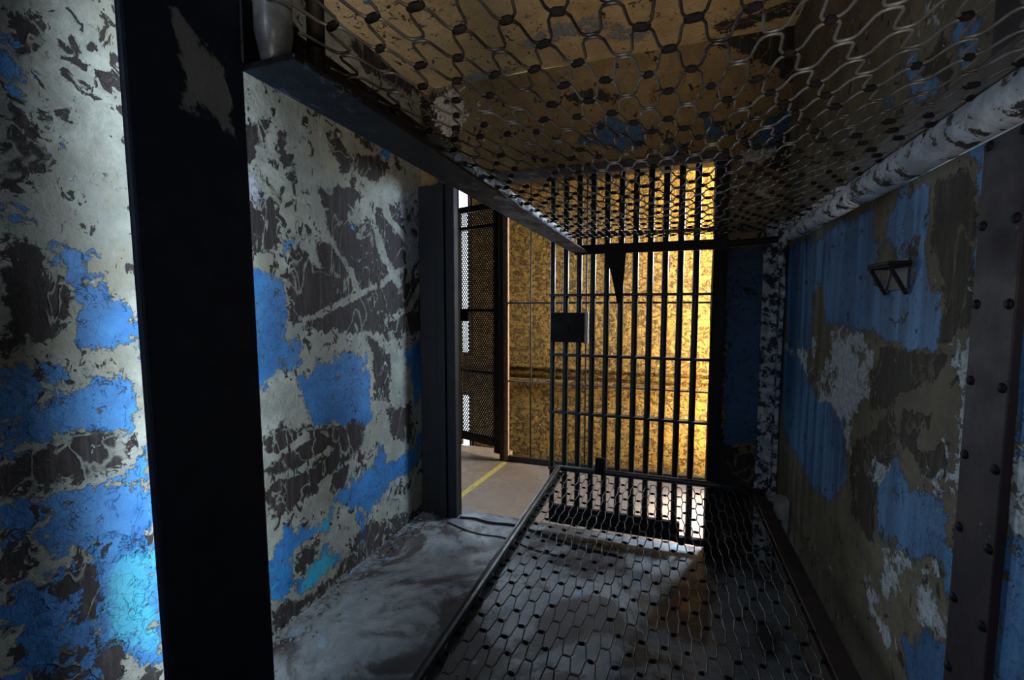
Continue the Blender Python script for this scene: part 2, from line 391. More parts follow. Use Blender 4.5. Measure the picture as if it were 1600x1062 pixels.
def wall_grid(name, origin, du, dv, u0, u1, v0, v1, step, mat, paint, w=.03, hole=None, relief=.004):
    """an uneven plastered wall: fine grid spanned by du, dv, with the paint masks stored as mesh attributes"""
    nu = int((u1-u0)/step)+1; nv = int((v1-v0)/step)+1
    us = np.linspace(u0, u1, nu); vs = np.linspace(v0, v1, nv)
    o, du, dv = Vector(origin), Vector(du), Vector(dv); nrm = du.cross(dv)
    verts = []; P = []
    for v in vs:
        for u in us:
            q = o + du*u + dv*v
            verts.append(q + nrm*(relief*(mnoise.noise(q*3.)+.5*mnoise.noise(q*9.)))); P.append((u, v))
    faces = []
    for j in range(nv-1):
        for i in range(nu-1):
            if hole and hole[0] < (us[i]+us[i+1])/2 < hole[1] and hole[2] < (vs[j]+vs[j+1])/2 < hole[3]: continue
            faces.append((j*nu+i, j*nu+i+1, (j+1)*nu+i+1, (j+1)*nu+i))
    me = bpy.data.meshes.new(name); me.from_pydata(verts, [], faces); me.materials.append(mat)
    for p in me.polygons: p.use_smooth = True
    P = np.array(P)
    for key in ('blue', 'dark', 'white', 'teal', 'pale'):
        a = me.attributes.new(key, 'FLOAT', 'POINT')
        a.data.foreach_set('value', polymask(P, paint.get(key, []), w*(.35 if key == 'pale' else .75 if key == 'dark' else 1)).astype(np.float32))
    ob = bpy.data.objects.new(name, me); C.objects.link(ob)
    return ob

# ------------------------------------------------------------------ materials
BLUE, BLUE2 = (.012,.105,.31), (.028,.18,.44)
M_left = wall_paint('left_wall_paint', (.25,.27,.25), (.16,.175,.16), (.015,.012,.013), BLUE, BLUE2, (.30,.34,.42), (.03,.36,.45), speck=1.)
M_right = wall_paint('right_wall_paint', (.20,.17,.115), (.12,.10,.07), (.035,.028,.018), (.035,.11,.24), (.06,.16,.31), (.50,.54,.55), (.03,.36,.45), streak=.7, speck=.2, crack=False)
M_end = wall_paint('end_wall_paint', (.17,.115,.055), (.11,.075,.038), (.006,.005,.005), (.012,.045,.10), (.016,.055,.12), (.34,.31,.27), (.03,.3,.4), speck=.3, crack=False)
M_ceil = wall_paint('ceiling_paint', (.52,.36,.19), (.46,.31,.155), (.03,.022,.015), BLUE, BLUE2, (.24,.23,.23), (.03,.3,.4), speck=-.6, crack=False)

def floor_mat(name, a, b, stain, tint, rough=.55):
    k = NT(name); p = k.coord()
    big = k.noise(p, 2.4, 7, .65, .8); mid = k.noise(p, 9, 7, .68, .6); fine = k.noise(p, 70, 4, .7)
    col = k.mix(k.step(mid, .35, .65), rgb(*a), rgb(*b))
    col = k.mix(k.step(big, .47, .55), col, rgb(*stain))
    col = k.mix(k.math('MULTIPLY', k.step(mid, .55, .62), k.step(big, .5, .4)), col, rgb(*tint))
    col = k.mix(k.step(fine, .55, .75, 0, .5), col, rgb(.02,.02,.02))
    k.bump(k.math('ADD', k.math('MULTIPLY', fine, .4), mid), .5, .006)
    return k.done(col, k.step(mid, .3, .7, rough-.15, rough+.2), 0, .45)
M_floor = floor_mat('cell_floor', (.17,.185,.20), (.10,.11,.12), (.045,.038,.038), (.14,.20,.26))
M_cfloor = floor_mat('corridor_floor', (.24,.165,.115), (.17,.115,.08), (.20,.14,.10), (.27,.22,.18), .7)
M_hanger = metal('hanger_steel', (.16,.18,.21), (.06,.07,.085), 22, .3, .6, (.02,.02,.024), .6)
M_black = metal('black_paint', (.003,.003,.004), (.006,.006,.008), 22, .6, .2)
M_post = metal('post_paint', (.004,.005,.008), (.008,.009,.014), 8, .6, .25)
M_rail = metal('rail_paint', (.008,.009,.012), (.018,.020,.026), 28, .42, .6, (.05,.06,.075), .66)
M_bar = metal('bar_paint', (.005,.005,.006), (.011,.011,.012), 40, .4, .5, (.06,.065,.07), .72)
M_wire = metal('spring_wire', (.010,.009,.010), (.125,.122,.125), 5, .42, .4, met=.3)
M_knot = metal('knot_metal', (.004,.004,.005), (.009,.008,.008), 60, .85, .08)
M_rust = metal('rusty_brown', (.030,.018,.014), (.018,.012,.012), 18, .55, .4)
M_strap = metal('strap_paint', (.026,.015,.017), (.016,.010,.013), 10, .6, .3, (.26,.29,.30), .62)
def siderail_mat():
    k = NT('side_rail_painted_sheen'); p = k.coord()
    n1 = k.noise(p, 28, 6, .65); n2 = k.noise(k.mapping(p, (1,.5,1)), 16, 7, .72)
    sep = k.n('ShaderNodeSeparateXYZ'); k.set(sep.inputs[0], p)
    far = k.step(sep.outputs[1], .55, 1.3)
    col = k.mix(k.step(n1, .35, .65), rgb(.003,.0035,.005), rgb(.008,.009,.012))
    f = k.step(k.math('ADD', n2, k.math('MULTIPLY', far, .16)), .60, .66)  # paint chips, massed toward the far end as a painted bluish highlight
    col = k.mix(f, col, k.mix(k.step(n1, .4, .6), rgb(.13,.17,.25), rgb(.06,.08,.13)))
    k.bump(k.math('ADD', n1, f), .5, .004)
    return k.done(col, k.step(n1, .2, .8, .36, .6), 0, .3)
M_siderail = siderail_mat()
M_white = metal('flaking_white', (.56,.61,.68), (.32,.36,.42), 24, .6, .4, (.03,.024,.02), .53, csc=1.1)
M_peel = metal('corner_paint', (.34,.37,.39), (.18,.20,.22), 26, .7, .3, (.015,.02,.035), .50, csc=.8)
M_grey = metal('pale_grey', (.30,.30,.29), (.17,.17,.17), 30, .6, .4)
M_frame = metal('fence_paint', (.030,.024,.018), (.018,.015,.012), 20, .5, .4)
M_pole = metal('pink_pole', (.34,.20,.14), (.20,.12,.09), 30, .5, .4, (.04,.03,.02), .66)
M_yellow = metal('yellow_line_paint', (.55,.42,.08), (.36,.27,.07), 40, .7, .3, (.2,.15,.1), .62)
M_rubber = metal('black_rubber', (.01,.01,.011), (.016,.016,.017), 30, .6, .3)

def outer_mat():
    k = NT('yellow_peeling_brick'); p = k.coord()
    br = k.n('ShaderNodeTexBrick'); k.set(br.inputs['Vector'], k.mapping(k.n('ShaderNodeTexCoord').outputs['UV'], (1,1,1)))
    br.inputs['Scale'].default_value = 1.; br.inputs['Brick Width'].default_value = .22; br.inputs['Row Height'].default_value = .075
    br.inputs['Mortar Size'].default_value = .006; br.inputs['Mortar Smooth'].default_value = .4
    rag = k.noise(p, 15, 9, .70, 1.6); mid = k.noise(p, 30, 7, .7, .8); fine = k.noise(p, 60, 5, .7)
    base = k.mix(k.step(mid, .35, .65), rgb(.50,.31,.07), rgb(.30,.175,.045))
    flake_shade = k.step(rag, .46, .55)
    col = k.mix(flake_shade, base, k.mix(k.step(fine,.4,.6), rgb(.05,.025,.010), rgb(.17,.085,.022)))  # flaked spots, darkened as painted shade in the crumbly relief
    bright = k.step(mid, .60, .63)
    col = k.mix(bright, col, rgb(.85,.50,.08))  # highlights of the crumbly relief put into the colour
    col = k.mix(k.math('MULTIPLY', br.outputs['Fac'], .25), col, rgb(.12,.06,.02))
    h = k.math('SUBTRACT', k.math('ADD', k.math('MULTIPLY', bright, .6), mid), k.math('MULTIPLY', flake_shade, .9))
    h = k.math('SUBTRACT', h, k.math('MULTIPLY', br.outputs['Fac'], .5))
    k.bump(h, 1., .05)
    return k.done(col, .75, 0, .3)
M_outer = outer_mat()

def glow(name, c, s):
    k = NT(name); p = k.coord(); n = k.noise(p, 3, 3)
    e = k.n('ShaderNodeEmission'); k.set(e.inputs[0], k.mix(n, rgb(*c), rgb(*[x*.9 for x in c]))); e.inputs[1].default_value = s
    k.t.links.new(e.outputs[0], k.out.inputs[0]); return k.m
M_sky = glow('window_daylight', (.78,.90,1.), 5.)

# ------------------------------------------------------------------ room shell
XL, XR, YE, ZC = -1.38, .50, 2.38, 2.48
OPEN = (-1.142, .205, 0., 1.925)      # the doorway in the end wall
struct(wall_grid('wall_left', (XL,0,0), (0,1,0), (0,0,1), -.5, YE+.02, 0, ZC, .012, M_left, LEFT_PAINT, .05),
       'left cell wall of peeling blue paint over grey plaster', 'wall')
struct(wall_grid('wall_right', (XR,0,0), (0,1,0), (0,0,1), -.5, YE+.02, 0, ZC, .012, M_right, RIGHT_PAINT, .032, relief=.002),
       'right steel cell wall of streaked blue paint and olive patches', 'wall')
struct(wall_grid('wall_end', (0,YE,0), (1,0,0), (0,0,1), XL-.02, XR+.02, 0, ZC, .0125, M_end, END_PAINT, .045, hole=OPEN, relief=.003),
       'end wall around the cell doorway', 'wall')
struct(wall_grid('ceiling', (0,0,ZC), (1,0,0), (0,1,0), XL-.02, XR+.02, -.5, YE+.02, .02, M_ceil, CEILING_PAINT, .05, relief=.003),
       'ochre cell ceiling with grey bare patches', 'ceiling')
# cell floor
bm = bmesh.new()
bx(bm, XL-.02, XR+.02, -.6, YE+.06, -.06, 0)
struct(obj('floor', bm, M_floor), 'worn grey concrete cell floor', 'floor')
bm = bmesh.new()
bx(bm, -3.2, 2.6, YE+.06, 3.36, -.06, -.001)
struct(obj('floor_corridor', bm, M_cfloor), 'brown concrete walkway beyond the doorway', 'floor')
# outer corridor wall with two window openings
YO = 4.2
bm = bmesh.new()
def outer_panel(x0, x1, z0, z1):
    v = [bm.verts.new(q) for q in ((x0,YO,z0),(x1,YO,z0),(x1,YO,z1),(x0,YO,z1))]; bm.faces.new(v)
WX0, WX1 = -2.75, -1.86
outer_panel(-4, WX0, -1.5, 3.2); outer_panel(WX1, 3., -1.5, 3.2)
outer_panel(WX0, WX1, .35, .745); outer_panel(WX0, WX1, 2.55, 3.2); outer_panel(WX0, WX1, -1.5, -.75)
uv = bm.loops.layers.uv.new('UVMap')
for f in bm.faces:
    for l in f.loops: l[uv].uv = (l.vert.co.x, l.vert.co.z)
struct(obj('wall_corridor', bm, M_outer), 'peeling yellow brick outer wall across the walkway', 'wall')
for i, (z0, z1) in enumerate(((.745, 2.55), (-.75, .35))):
    bm = bmesh.new()
    obox(bm, (WX1-.012,YO+.02,z0), (WX1-.012,YO+.02,z1), .025, .05, (0,1,0)); obox(bm, (WX0+.015,YO+.02,z0), (WX0+.015,YO+.02,z1), .03, .05, (0,1,0))
    obox(bm, (WX0,YO+.02,z0+.012), (WX1,YO+.02,z0+.012), .05, .025); obox(bm, (WX0,YO+.02,z1-.012), (WX1,YO+.02,z1-.012), .05, .025)
    wf = struct(obj('window_%d' % (i+1), bm, M_frame), ('tall upper' if i == 0 else 'lower') + ' bright corridor window behind the mesh gate', 'window')
    bm = bmesh.new()
    for x in (-1.905, -2.3, -2.52):
        bx(bm, x-.009, x+.009, YO+.005, YO+.03, z0, z1)
    obj('mullion', bm, M_frame, wf)
    bm = bmesh.new(); v = [bm.verts.new(q) for q in ((WX0,YO+.05,z0),(WX1,YO+.05,z0),(WX1,YO+.05,z1),(WX0,YO+.05,z1))]; bm.faces.new(v)
    obj('pane', bm, M_sky, wf)
# string course along the outer wall
bm = bmesh.new()
for z, h, d in ((.665,.025,.05), (.60,.04,.03), (.53,.025,.045)):
    bx(bm, WX1+.02, 2.9, YO-d, YO-.001, z-h/2, z+h/2)
struct(obj('trim_1', bm, M_outer, None, .006), 'moulded ledge along the yellow outer wall', 'moulding')
# corner strip on the end wall
bm = bmesh.new()
bx(bm, .415, .497, YE-.022, YE-.006, 0, 1.62); bx(bm, .476, .492, YE-.075, YE-.022, 0, 1.62)
bmesh.ops.subdivide_edges(bm, edges=bm.edges[:], cuts=14, use_grid_fill=True)
for v in bm.verts:
    v.co += Vector((mnoise.noise(v.co*40), mnoise.noise(v.co*40+Vector((9,0,0))), 0))*.006
struct(obj('trim_2', bm, M_peel, None, 0, True), 'flaking whitish angle strip in the right rear corner', 'corner strip')
# steel jamb left of the doorway and head over it
bm = bmesh.new()
bx(bm, -1.372, -1.25, YE-.05, YE+.008, 0, 1.93); bx(bm, -1.25, -1.20, YE-.075, YE+.008, 0, 1.93); bx(bm, -1.20, OPEN[0]-.002, YE-.055, YE+.008, 0, 1.93)
struct(obj('trim_3', bm, M_post, None, .004), 'black steel jamb at the left of the doorway', 'door jamb')
bm = bmesh.new()
bx(bm, -1.25, .25, YE-.04, YE+.05, 1.915, 1.965)
struct(obj('trim_4', bm, M_rail, None, .004), 'black steel head over the doorway', 'door head')
bm = bmesh.new()
bx(bm, .200, .258, YE-.03, YE+.05, 0, 1.93)
bmesh.ops.subdivide_edges(bm, edges=bm.edges[:], cuts=10, use_grid_fill=True)
for v in bm.verts: v.co += Vector((mnoise.noise(v.co*30), mnoise.noise(v.co*30+Vector((9,0,0))), 0))*.004
struct(obj('trim_5', bm, M_black, None, 0), 'corroded black jamb at the right of the doorway', 'door jamb')
# yellow line on the walkway
bm = bmesh.new()
a, b = Vector((-1.268,2.50,.0005)), Vector((-1.195,3.32,.0005)); s = Vector((.022,0,0)); prev = None
for i in range(41):
    c = a.lerp(b, i/40); j = .006*mnoise.noise(Vector((i*.7,0,0)))
    cur = (bm.verts.new(c-s+Vector((j,0,0))), bm.verts.new(c+s+Vector((j*.5,0,0))))
    if prev: bm.faces.new((prev[0], prev[1], cur[1], cur[0]))
    prev = cur
struct(obj('trim_6', bm, M_yellow), 'worn yellow line painted on the walkway', 'floor line')

# ------------------------------------------------------------------ barred door
DY = YE
t = thing('barred_door', 'black barred cell door with a square lock box in the doorway', 'door', (-.2, DY, 0))
for k in range(11):
    x = -.585 + .0712*k
    bm = bmesh.new()
    r = .0155 if k else .014
    tube(bm, rel(t, [(x, DY, .075 if k < 10 else .06), (x, DY, .6), (x, DY, 1.2), (x, DY, 1.92)]), r, 12)
    obj('bar', bm, M_bar, t)
for z in (1.612, 1.305, .985, .672, .36):
    bm = bmesh.new()
    obox(bm, *rel(t, [(-.60, DY, z), (.203, DY, z)]), .05, .013)
    obj('crossbar', bm, M_bar, t, .003)
bm = bmesh.new(); obox(bm, *rel(t, [(-.597, DY-.004, .10), (.085, DY-.004, .10)]), .026, .10)
obj('bottom_plate', bm, M_black, t, .003)
bm = bmesh.new(); obox(bm, *rel(t, [(.06, DY, .06), (.203, DY, .06)]), .03, .03)
obj('bottom_rail', bm, M_black, t, .003)
bm = bmesh.new(); L = t.location
bx(bm, -.586-L.x, -.405-L.x, -.045, .03, 1.056, 1.212)
lb = obj('lock_box', bm, M_black, t, .005)
bm = bmesh.new(); bx(bm, -.405-L.x, -.395-L.x, -.05, .03, 1.05, 1.217); obj('edge_plate', bm, M_grey, lb, .002)
bm = bmesh.new(); tube(bm, [(-.5-L.x, -.044, 1.13), (-.5-L.x, -.052, 1.13)], .014, 14); obj('keyhole_plate', bm, M_black, lb)

# ------------------------------------------------------------------ bunks
def spring_parts(parent, x0, x1, y0, y1, z, P=.0525, A=.050, sag=.012, seed=1, r=.0018):
    """wave wires side by side, every crest meeting the trough of the next wire, tied with knots"""
    rnd = random.Random(seed); bm = bmesh.new(); kb = bmesh.new()
    L = parent.location
    nper = int(round((x1-x0)/P)); P = (x1-x0)/nper; rows = int((y1-y0)/A)
    A = (y1-y0)/rows
    def h(x, y):
        u = (x-x0)/(x1-x0); q = Vector((x*5, y*5, seed))
        return z - sag*math.sin(PI*max(0,min(1,u))) + .004*mnoise.noise(q)
    def wob(x, y):
        q = Vector((x*7, y*7, seed+3.3)); return .007*mnoise.noise(q), .008*mnoise.noise(q+Vector((20,0,0)))
    for row in range(rows):
        yc = y0 + (row+.5)*A; ph = 0 if row % 2 == 0 else PI
        pts = []; ns = nper*14
        for i in range(ns+1):
            u = i/14.; a = 2*PI*u + ph
            s = math.tanh(1.5*math.sin(a))/math.tanh(1.5)
            x = x0 + u*P - .0026*math.sin(2*a); y = yc + s*A*.5
            wx, wy = wob(x, y)
            edge = min(1, min(u, nper-u)*2); wx *= edge
            pts.append((x+wx-L.x, y+wy-L.y, h(x, y) + .0015*s - L.z))
        tube(bm, pts, r, 6)
        # knots where this wire's crests meet the next wire
        if row < rows-1:
            for c in range(nper):
                u = c + (.25 if ph == 0 else .75)
                x = x0 + u*P; y = yc + A*.5
                if rnd.random() < .62:
                    wx, wy = wob(x, y); w = rnd.uniform(.006, .010)
                    p = Vector((x+wx-L.x, y+wy-L.y, h(x, y)-L.z))
                    ang = rnd.uniform(-.3, .3)
                    d = Vector((math.cos(ang), math.sin(ang), 0))*w
                    tube(kb, [p-d, p-d*.5, p+d*.5, p+d], [.0025, .0046, .0046, .0025], 7)
    m = obj('spring_mesh', bm, M_wire, parent)
    obj('wire_knots', kb, M_knot, m)['kind'] = 'stuff'

def angle_iron(bm, p, q, leg_h, leg_w, th, side):
    """angle from p to q (points on the outer bottom edge), flange toward side"""
    p, q, side = Vector(p), Vector(q), Vector(side)
    for (a0, a1, z0, z1) in ((0, leg_w, 0, th), (0, th, th, leg_h)):
        v = []
        for e in (p, q):
            for a, z in ((a0,z0),(a1,z0),(a1,z1),(a0,z1)): v.append(bm.verts.new(e + side*a + Vector((0,0,z))))
        for f in ((3,2,1,0),(4,5,6,7),(0,1,5,4),(1,2,6,5),(2,3,7,6),(3,0,4,7)): bm.faces.new([v[i] for i in f])

# upper bunk
t = thing('bunk_frame', 'upper steel bunk frame with bare wire spring mesh, seen from below', 'bunk', (0, 1.1, 1.484), 'bunk frames on the right wall')
t['group'] = 'bunk frames along the right wall'
L = t.location
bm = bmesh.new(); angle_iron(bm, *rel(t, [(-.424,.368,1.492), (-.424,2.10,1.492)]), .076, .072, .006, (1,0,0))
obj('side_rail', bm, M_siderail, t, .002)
bm = bmesh.new()
tube(bm, rel(t, [(.452,-.15,1.538), (.452,1.37,1.538)]), .036, 16)
o = obj('side_rail', bm, M_white, t); o['label'] = 'flaking whitish side rail'
bm = bmesh.new(); bx(bm, .418-L.x, .462-L.x, -.15-L.y, 1.37-L.y, 1.556-L.z, 1.598-L.z); obj('rail_flange', bm, M_rust, t, .003)['label'] = 'dark brown rail flange'
bm = bmesh.new()
tube(bm, rel(t, [(.456,1.37,1.535), (.456,2.05,1.532)]), .029, 14)
bx(bm, .436-L.x, .462-L.x, 1.37-L.y, 2.05-L.y, 1.55-L.z, 1.576-L.z)
obj('rail_extension', bm, M_white, t)
bm = bmesh.new()
obox(bm, *rel(t, [(-.415,2.10,1.505), (.235,2.10,1.507)]), .02, .042)
bmesh.ops.subdivide_edges(bm, edges=bm.edges[:], cuts=0) if False else None
tube(bm, rel(t, [(.225,2.10,1.507), (.43,2.10,1.517)]), .014, 10)
obj('end_rail', bm, M_black, t, .002)
bm = bmesh.new(); tube(bm, rel(t, [(.428,2.085,1.40), (.43,2.085,1.48), (.43,2.08,1.535), (.425,2.08,1.60)]), [.008,.016,.018,.009], 10)
obj('wall_hook', bm, M_peel, t)
spring_parts(t, -.418, .43, .37, 2.09, 1.556, seed=3)
bm = bmesh.new()
for i in range(9): pass
tube(bm, rel(t, [(-.394,.385,1.497), (-.394,.385,1.53), (-.398,.385,1.75), (-.40,.385,2.48)]), [.012,.0185,.0185,.0185], 16)
o = obj('hanger_pipe', bm, M_hanger, t); o['label'] = 'grey pipe rising from the rail'
bm = bmesh.new(); tube(bm, rel(t, [(-.405,.458,1.497), (-.405,.458,2.48)]), .0105, 10)
obj('hanger_rod', bm, M_black, t)

# lower bunk
t = thing('bunk_frame', 'lower steel bunk frame with bare wire spring mesh above the floor', 'bunk', (0, 1.1, .44), 'bunk frames along the right wall')
L = t.location
bm = bmesh.new(); angle_iron(bm, *rel(t, [(-.487,.41,.437), (-.487,2.10,.437)]), .035, .03, .006, (1,0,0))
tube(bm, rel(t, [(-.480,.41,.466), (-.480,2.10,.466)]), .013, 10)
obj('side_rail', bm, M_rail, t, .001)
bm = bmesh.new(); angle_iron(bm, *rel(t, [(.41,.41,.425), (.41,2.10,.425)]), .03, .05, .006, (-1,0,0))
bx(bm, .362-L.x, .41-L.x, .41-L.y, 2.1-L.y, .450-L.z, .458-L.z)
obj('side_rail', bm, M_rust, t, .001)['label'] = 'rusty brown side rail'
bm = bmesh.new(); tube(bm, rel(t, [(-.487,2.10,.462), (-.2,2.102,.466), (.2,2.10,.468), (.41,2.10,.46)]), .0135, 10)
obj('end_rail', bm, M_rail, t)
bm = bmesh.new(); tube(bm, rel(t, [(-.487,.415,.462), (.41,.415,.46)]), .0135, 10); obj('end_rail', bm, M_rail, t)
bm = bmesh.new(); obox(bm, *rel(t, [(-.282,2.098,.455), (-.282,2.098,.535)]), .045, .02, (0,1,0))
obj('clip', bm, M_black, t, .003)
spring_parts(t, -.472, .365, .42, 2.09, .456, seed=11, sag=.018)
bm = bmesh.new(); bx(bm, .405-L.x, .497-L.x, 2.08-L.y, 2.14-L.y, .435-L.z, .445-L.z); bx(bm, .485-L.x, .497-L.x, 2.08-L.y, 2.14-L.y, .30-L.z, .435-L.z); bx(bm, .44-L.x, .485-L.x, 2.08-L.y, 2.086-L.y, .36-L.z, .435-L.z)
obj('wall_bracket', bm, M_grey, t, .002)['label'] = 'pale grey wall bracket'

# black steel post carrying the upper bunk
bm = bmesh.new()
bx(bm, -.434, -.426, .263, .378, 0, ZC); bx(bm, -.460, -.434, .368, .378, 0, ZC)
for v in bm.verts: v.co.y += (1.25-v.co.z)*.010
bmesh.ops.recalc_face_normals(bm, faces=bm.faces)
def post_mat():
    k = NT('post_black_peeled'); p = k.coord()
    n = k.noise(p, 9, 6, .65, .5); n2 = k.noise(p, 30, 6, .7)
    sep = k.n('ShaderNodeSeparateXYZ'); k.set(sep.inputs[0], p)
    dz = k.math('ABSOLUTE', k.math('DIVIDE', k.math('SUBTRACT', sep.outputs[2], 1.468), .055)); dy = k.math('ABSOLUTE', k.math('DIVIDE', k.math('SUBTRACT', sep.outputs[1], .332), .036))
    v = k.math('SUBTRACT', 1.05, k.math('MAXIMUM', dz, dy)); v = k.math('ADD', v, k.math('MULTIPLY', k.math('SUBTRACT', n, .5), 3.2))
    m = k.step(v, .35, .5)
    col = k.mix(k.step(n2, .35, .7), rgb(.014,.020,.038), rgb(.024,.032,.056)); col = k.mix(m, col, k.mix(n2, rgb(.34,.34,.36), rgb(.15,.15,.16)))
    k.bump(k.math('SUBTRACT', n2, m), .3, .003)
    return k.done(col, .55, 0, .2)
tag(obj('steel_post', bm, post_mat(), None, .003), 'wide black steel post with one pale peeled patch, nearest the camera', 'post')

# torn strip hanging off the upper bunk's end rail
bm = bmesh.new()
ring = []
for z, x0, x1, dy in ((1.528,-.262,-.188,-.0125),(1.484,-.266,-.180,-.0125), (1.44,-.258,-.183,-.010), (1.38,-.243,-.188,.006), (1.31,-.228,-.193,.006), (1.26,-.218,-.196,.002)):
    ring.append([bm.verts.new((x, 2.098+dy+d-.003, z)) for x, d in ((x0,0),(x1,0),(x1,.003),(x0,.003))])
for A_, B_ in zip(ring, ring[1:]):
    for k in range(4): bm.faces.new((A_[k], A_[(k+1)%4], B_[(k+1)%4], B_[k]))
bm.faces.new(ring[0]); bm.faces.new(ring[-1][::-1])
tag(obj('metal_strip', bm, M_black), 'tapering dark metal strip hanging below the upper bunk end rail', 'strip')

# ------------------------------------------------------------------ right wall fittings
t = thing('riveted_strap', 'dark maroon riveted steel strap running up the right wall', 'strap', (XR, .93, 0))
bm = bmesh.new(); bx(bm, -.012, .002, -.052, .050, 0, ZC); obj('strap_plate', bm, M_strap, t, .002)
z = .10
while z < 2.42:
    for y in (.036, -.040):
        bm = bmesh.new()
        tube(bm, [(-.011, y, z), (-.014, y, z), (-.0165, y, z), (-.0175, y, z)], [.0085, .008, .0055, .002], 12)
        obj('rivet', bm, M_black, t)
    z += .128
t = thing('soap_dish', 'small dark metal tray fixed to the right wall', 'wall tray', (XR, 1.275, 1.32))
bm = bmesh.new()
bx(bm, -.042, .0, -.058, .058, .015, .020); bx(bm, -.042, -.038, -.058, .058, .020, .028); bx(bm, -.042, 0, -.058, -.054, .020, .028); bx(bm, -.042, 0, .054, .058, .020, .028)
obj('tray', bm, M_black, t, .002)
bm = bmesh.new(); bx(bm, -.005, .001, -.05, .05, -.035, .035); obj('back_plate', bm, M_rail, t, .001)
for y in (-.05, .05):
    bm = bmesh.new(); obox(bm, (-.036, y, .014), (-.004, y, -.045), .007, .007); obj('brace', bm, M_black, t)

# ------------------------------------------------------------------ walkway fence and gate
t = thing('walkway_fence', 'thin rod fence along the far edge of the walkway', 'fence', (-1.2, 3.36, 0)); L = t.location
bm = bmesh.new(); obox(bm, (.0,0,0), (.0,0,2.3), .035, .035, (0,1,0)); o = obj('post', bm, M_pole, t, .003); o['label'] = 'pinkish flaking post'
bm = bmesh.new(); obox(bm, (-.035,.0,0), (-.035,.0,2.3), .035, .05, (0,1,0)); obj('gate_stop', bm, M_frame, t, .003)
for x in (-1.0, -.57, -.03, .17, .62):
    bm = bmesh.new(); tube(bm, rel(t, [(x,3.36,0.02),(x,3.36,2.3)]), .0065, 8); obj('upright_rod', bm, M_pole if x > -.1 else M_frame, t)
for z, mt in ((1.27, M_frame), (.65, M_pole), (2.28, M_frame)):
    bm = bmesh.new(); tube(bm, rel(t, [(-1.2,3.352,z),(2.3,3.352,z)]), .0075, 8); obj('rail_rod', bm, mt, t)
bm = bmesh.new(); bx(bm, 0, 3.5, -.015, .015, 0.0, .045); obj('toe_rail', bm, M_frame, t, .003)

GA, GB = Vector((-1.262,3.385,0)), Vector((-1.70,3.52,0)); gd = (GB-GA).normalized(); GW = (GB-GA).length; gn = Vector((-gd.y, gd.x, 0))
t = thing('mesh_gate', 'dark steel gate of expanded mesh in front of the bright window', 'gate', GA)
def gp(u, z): return tuple(gd*u + Vector((0,0,z)))
bm = bmesh.new()
obox(bm, gp(.03,.04), gp(.03,2.06), .055, .03, gn); obox(bm, gp(GW-.02,.04), gp(GW-.02,2.06), .04, .03, gn)
for z, hh in ((2.04,.05), (.13,.07)): obox(bm, gp(0,z), gp(GW,z), .03, hh)
obj('gate_frame', bm, M_frame, t, .002)
for z, hh in ((1.885,.022), (1.21,.025), (.70,.012)):
    bm = bmesh.new(); obox(bm, gp(0,z), gp(GW,z), .024, hh); obj('crossbar', bm, M_frame, t)
bm = bmesh.new()
u0, u1, z0, z1 = .05, GW-.04, .165, 2.02; PW, PH = .024, .034
k = -int((z1-z0)/PH)-2
while True:
    any_ = False
    for sgn in (1, -1):
        # strand  z = zc + sgn*(u-u0)*(PH/PW)
        zc = z0 + k*PH if sgn == 1 else z1 - k*PH
        us = [u0, u1]; za, zb = zc, zc + sgn*(u1-u0)*PH/PW
        lo, hi = (za, zb) if za < zb else (zb, za)
        if hi <= z0 or lo >= z1: continue
        ta = 0.; tb = 1.
        for zz in (z0, z1):
            tt = (zz-za)/(zb-za)
            if (zz == z0) == (zb > za): ta = max(ta, tt)
            else: tb = min(tb, tt)
        if tb-ta < .01: continue
        obox(bm, gp(u0+(u1-u0)*ta, za+(zb-za)*ta), gp(u0+(u1-u0)*tb, za+(zb-za)*tb), .0085, .004, gn)
    k += 1
    if k > 2*int((z1-z0)/PH): break
obj('mesh_panel', bm, M_frame, t)
bm = bmesh.new(); bx(bm, -.03, .03, -.03, .02, -.04, .04)
o = obj('latch', bm, M_black, t, .004); o.location = gp(GW-.09, 1.16)
bm = bmesh.new()
bx(bm, -1.95, -1.24, 3.36, 3.62, -.06, -.001)
struct(obj('floor_landing', bm, M_cfloor), 'walkway floor under the mesh gate', 'floor')

# ------------------------------------------------------------------ loose things on the floor
def on_floor_cord(name, pts, r, label):
    cu = []
    n = len(pts)
    for i in range(n-1):
        p0, p1, p2, p3 = [Vector(pts[max(0,min(n-1,j))]) for j in (i-1,i,i+1,i+2)]
        for s in range(8):
            u = s/8; cu.append(.5*((2*p1)+(-p0+p2)*u+(2*p0-5*p1+4*p2-p3)*u*u+(-p0+3*p1-3*p2+p3)*u**3))
    cu.append(Vector(pts[-1]))
    bm = bmesh.new(); tube(bm, cu, r, 8)
    return tag(obj(name, bm, M_rubber), label, 'cord')
on_floor_cord('floor_cord', [(-1.125,2.33,.007),(-1.04,2.345,.007),(-.93,2.33,.007),(-.78,2.345,.007),(-.62,2.30,.007),(-.40,2.24,.007),(-.2,2.22,.007)], .0065, 'thicker black cord curving across the cell threshold')
on_floor_cord('floor_cord', [(-1.17,2.26,.004),(-1.03,2.21,.004),(-.92,2.195,.004),(-.80,2.20,.004),(-.62,2.14,.004),(-.45,2.12,.004)], .0032, 'thinner dark cord on the floor nearer the bunk')

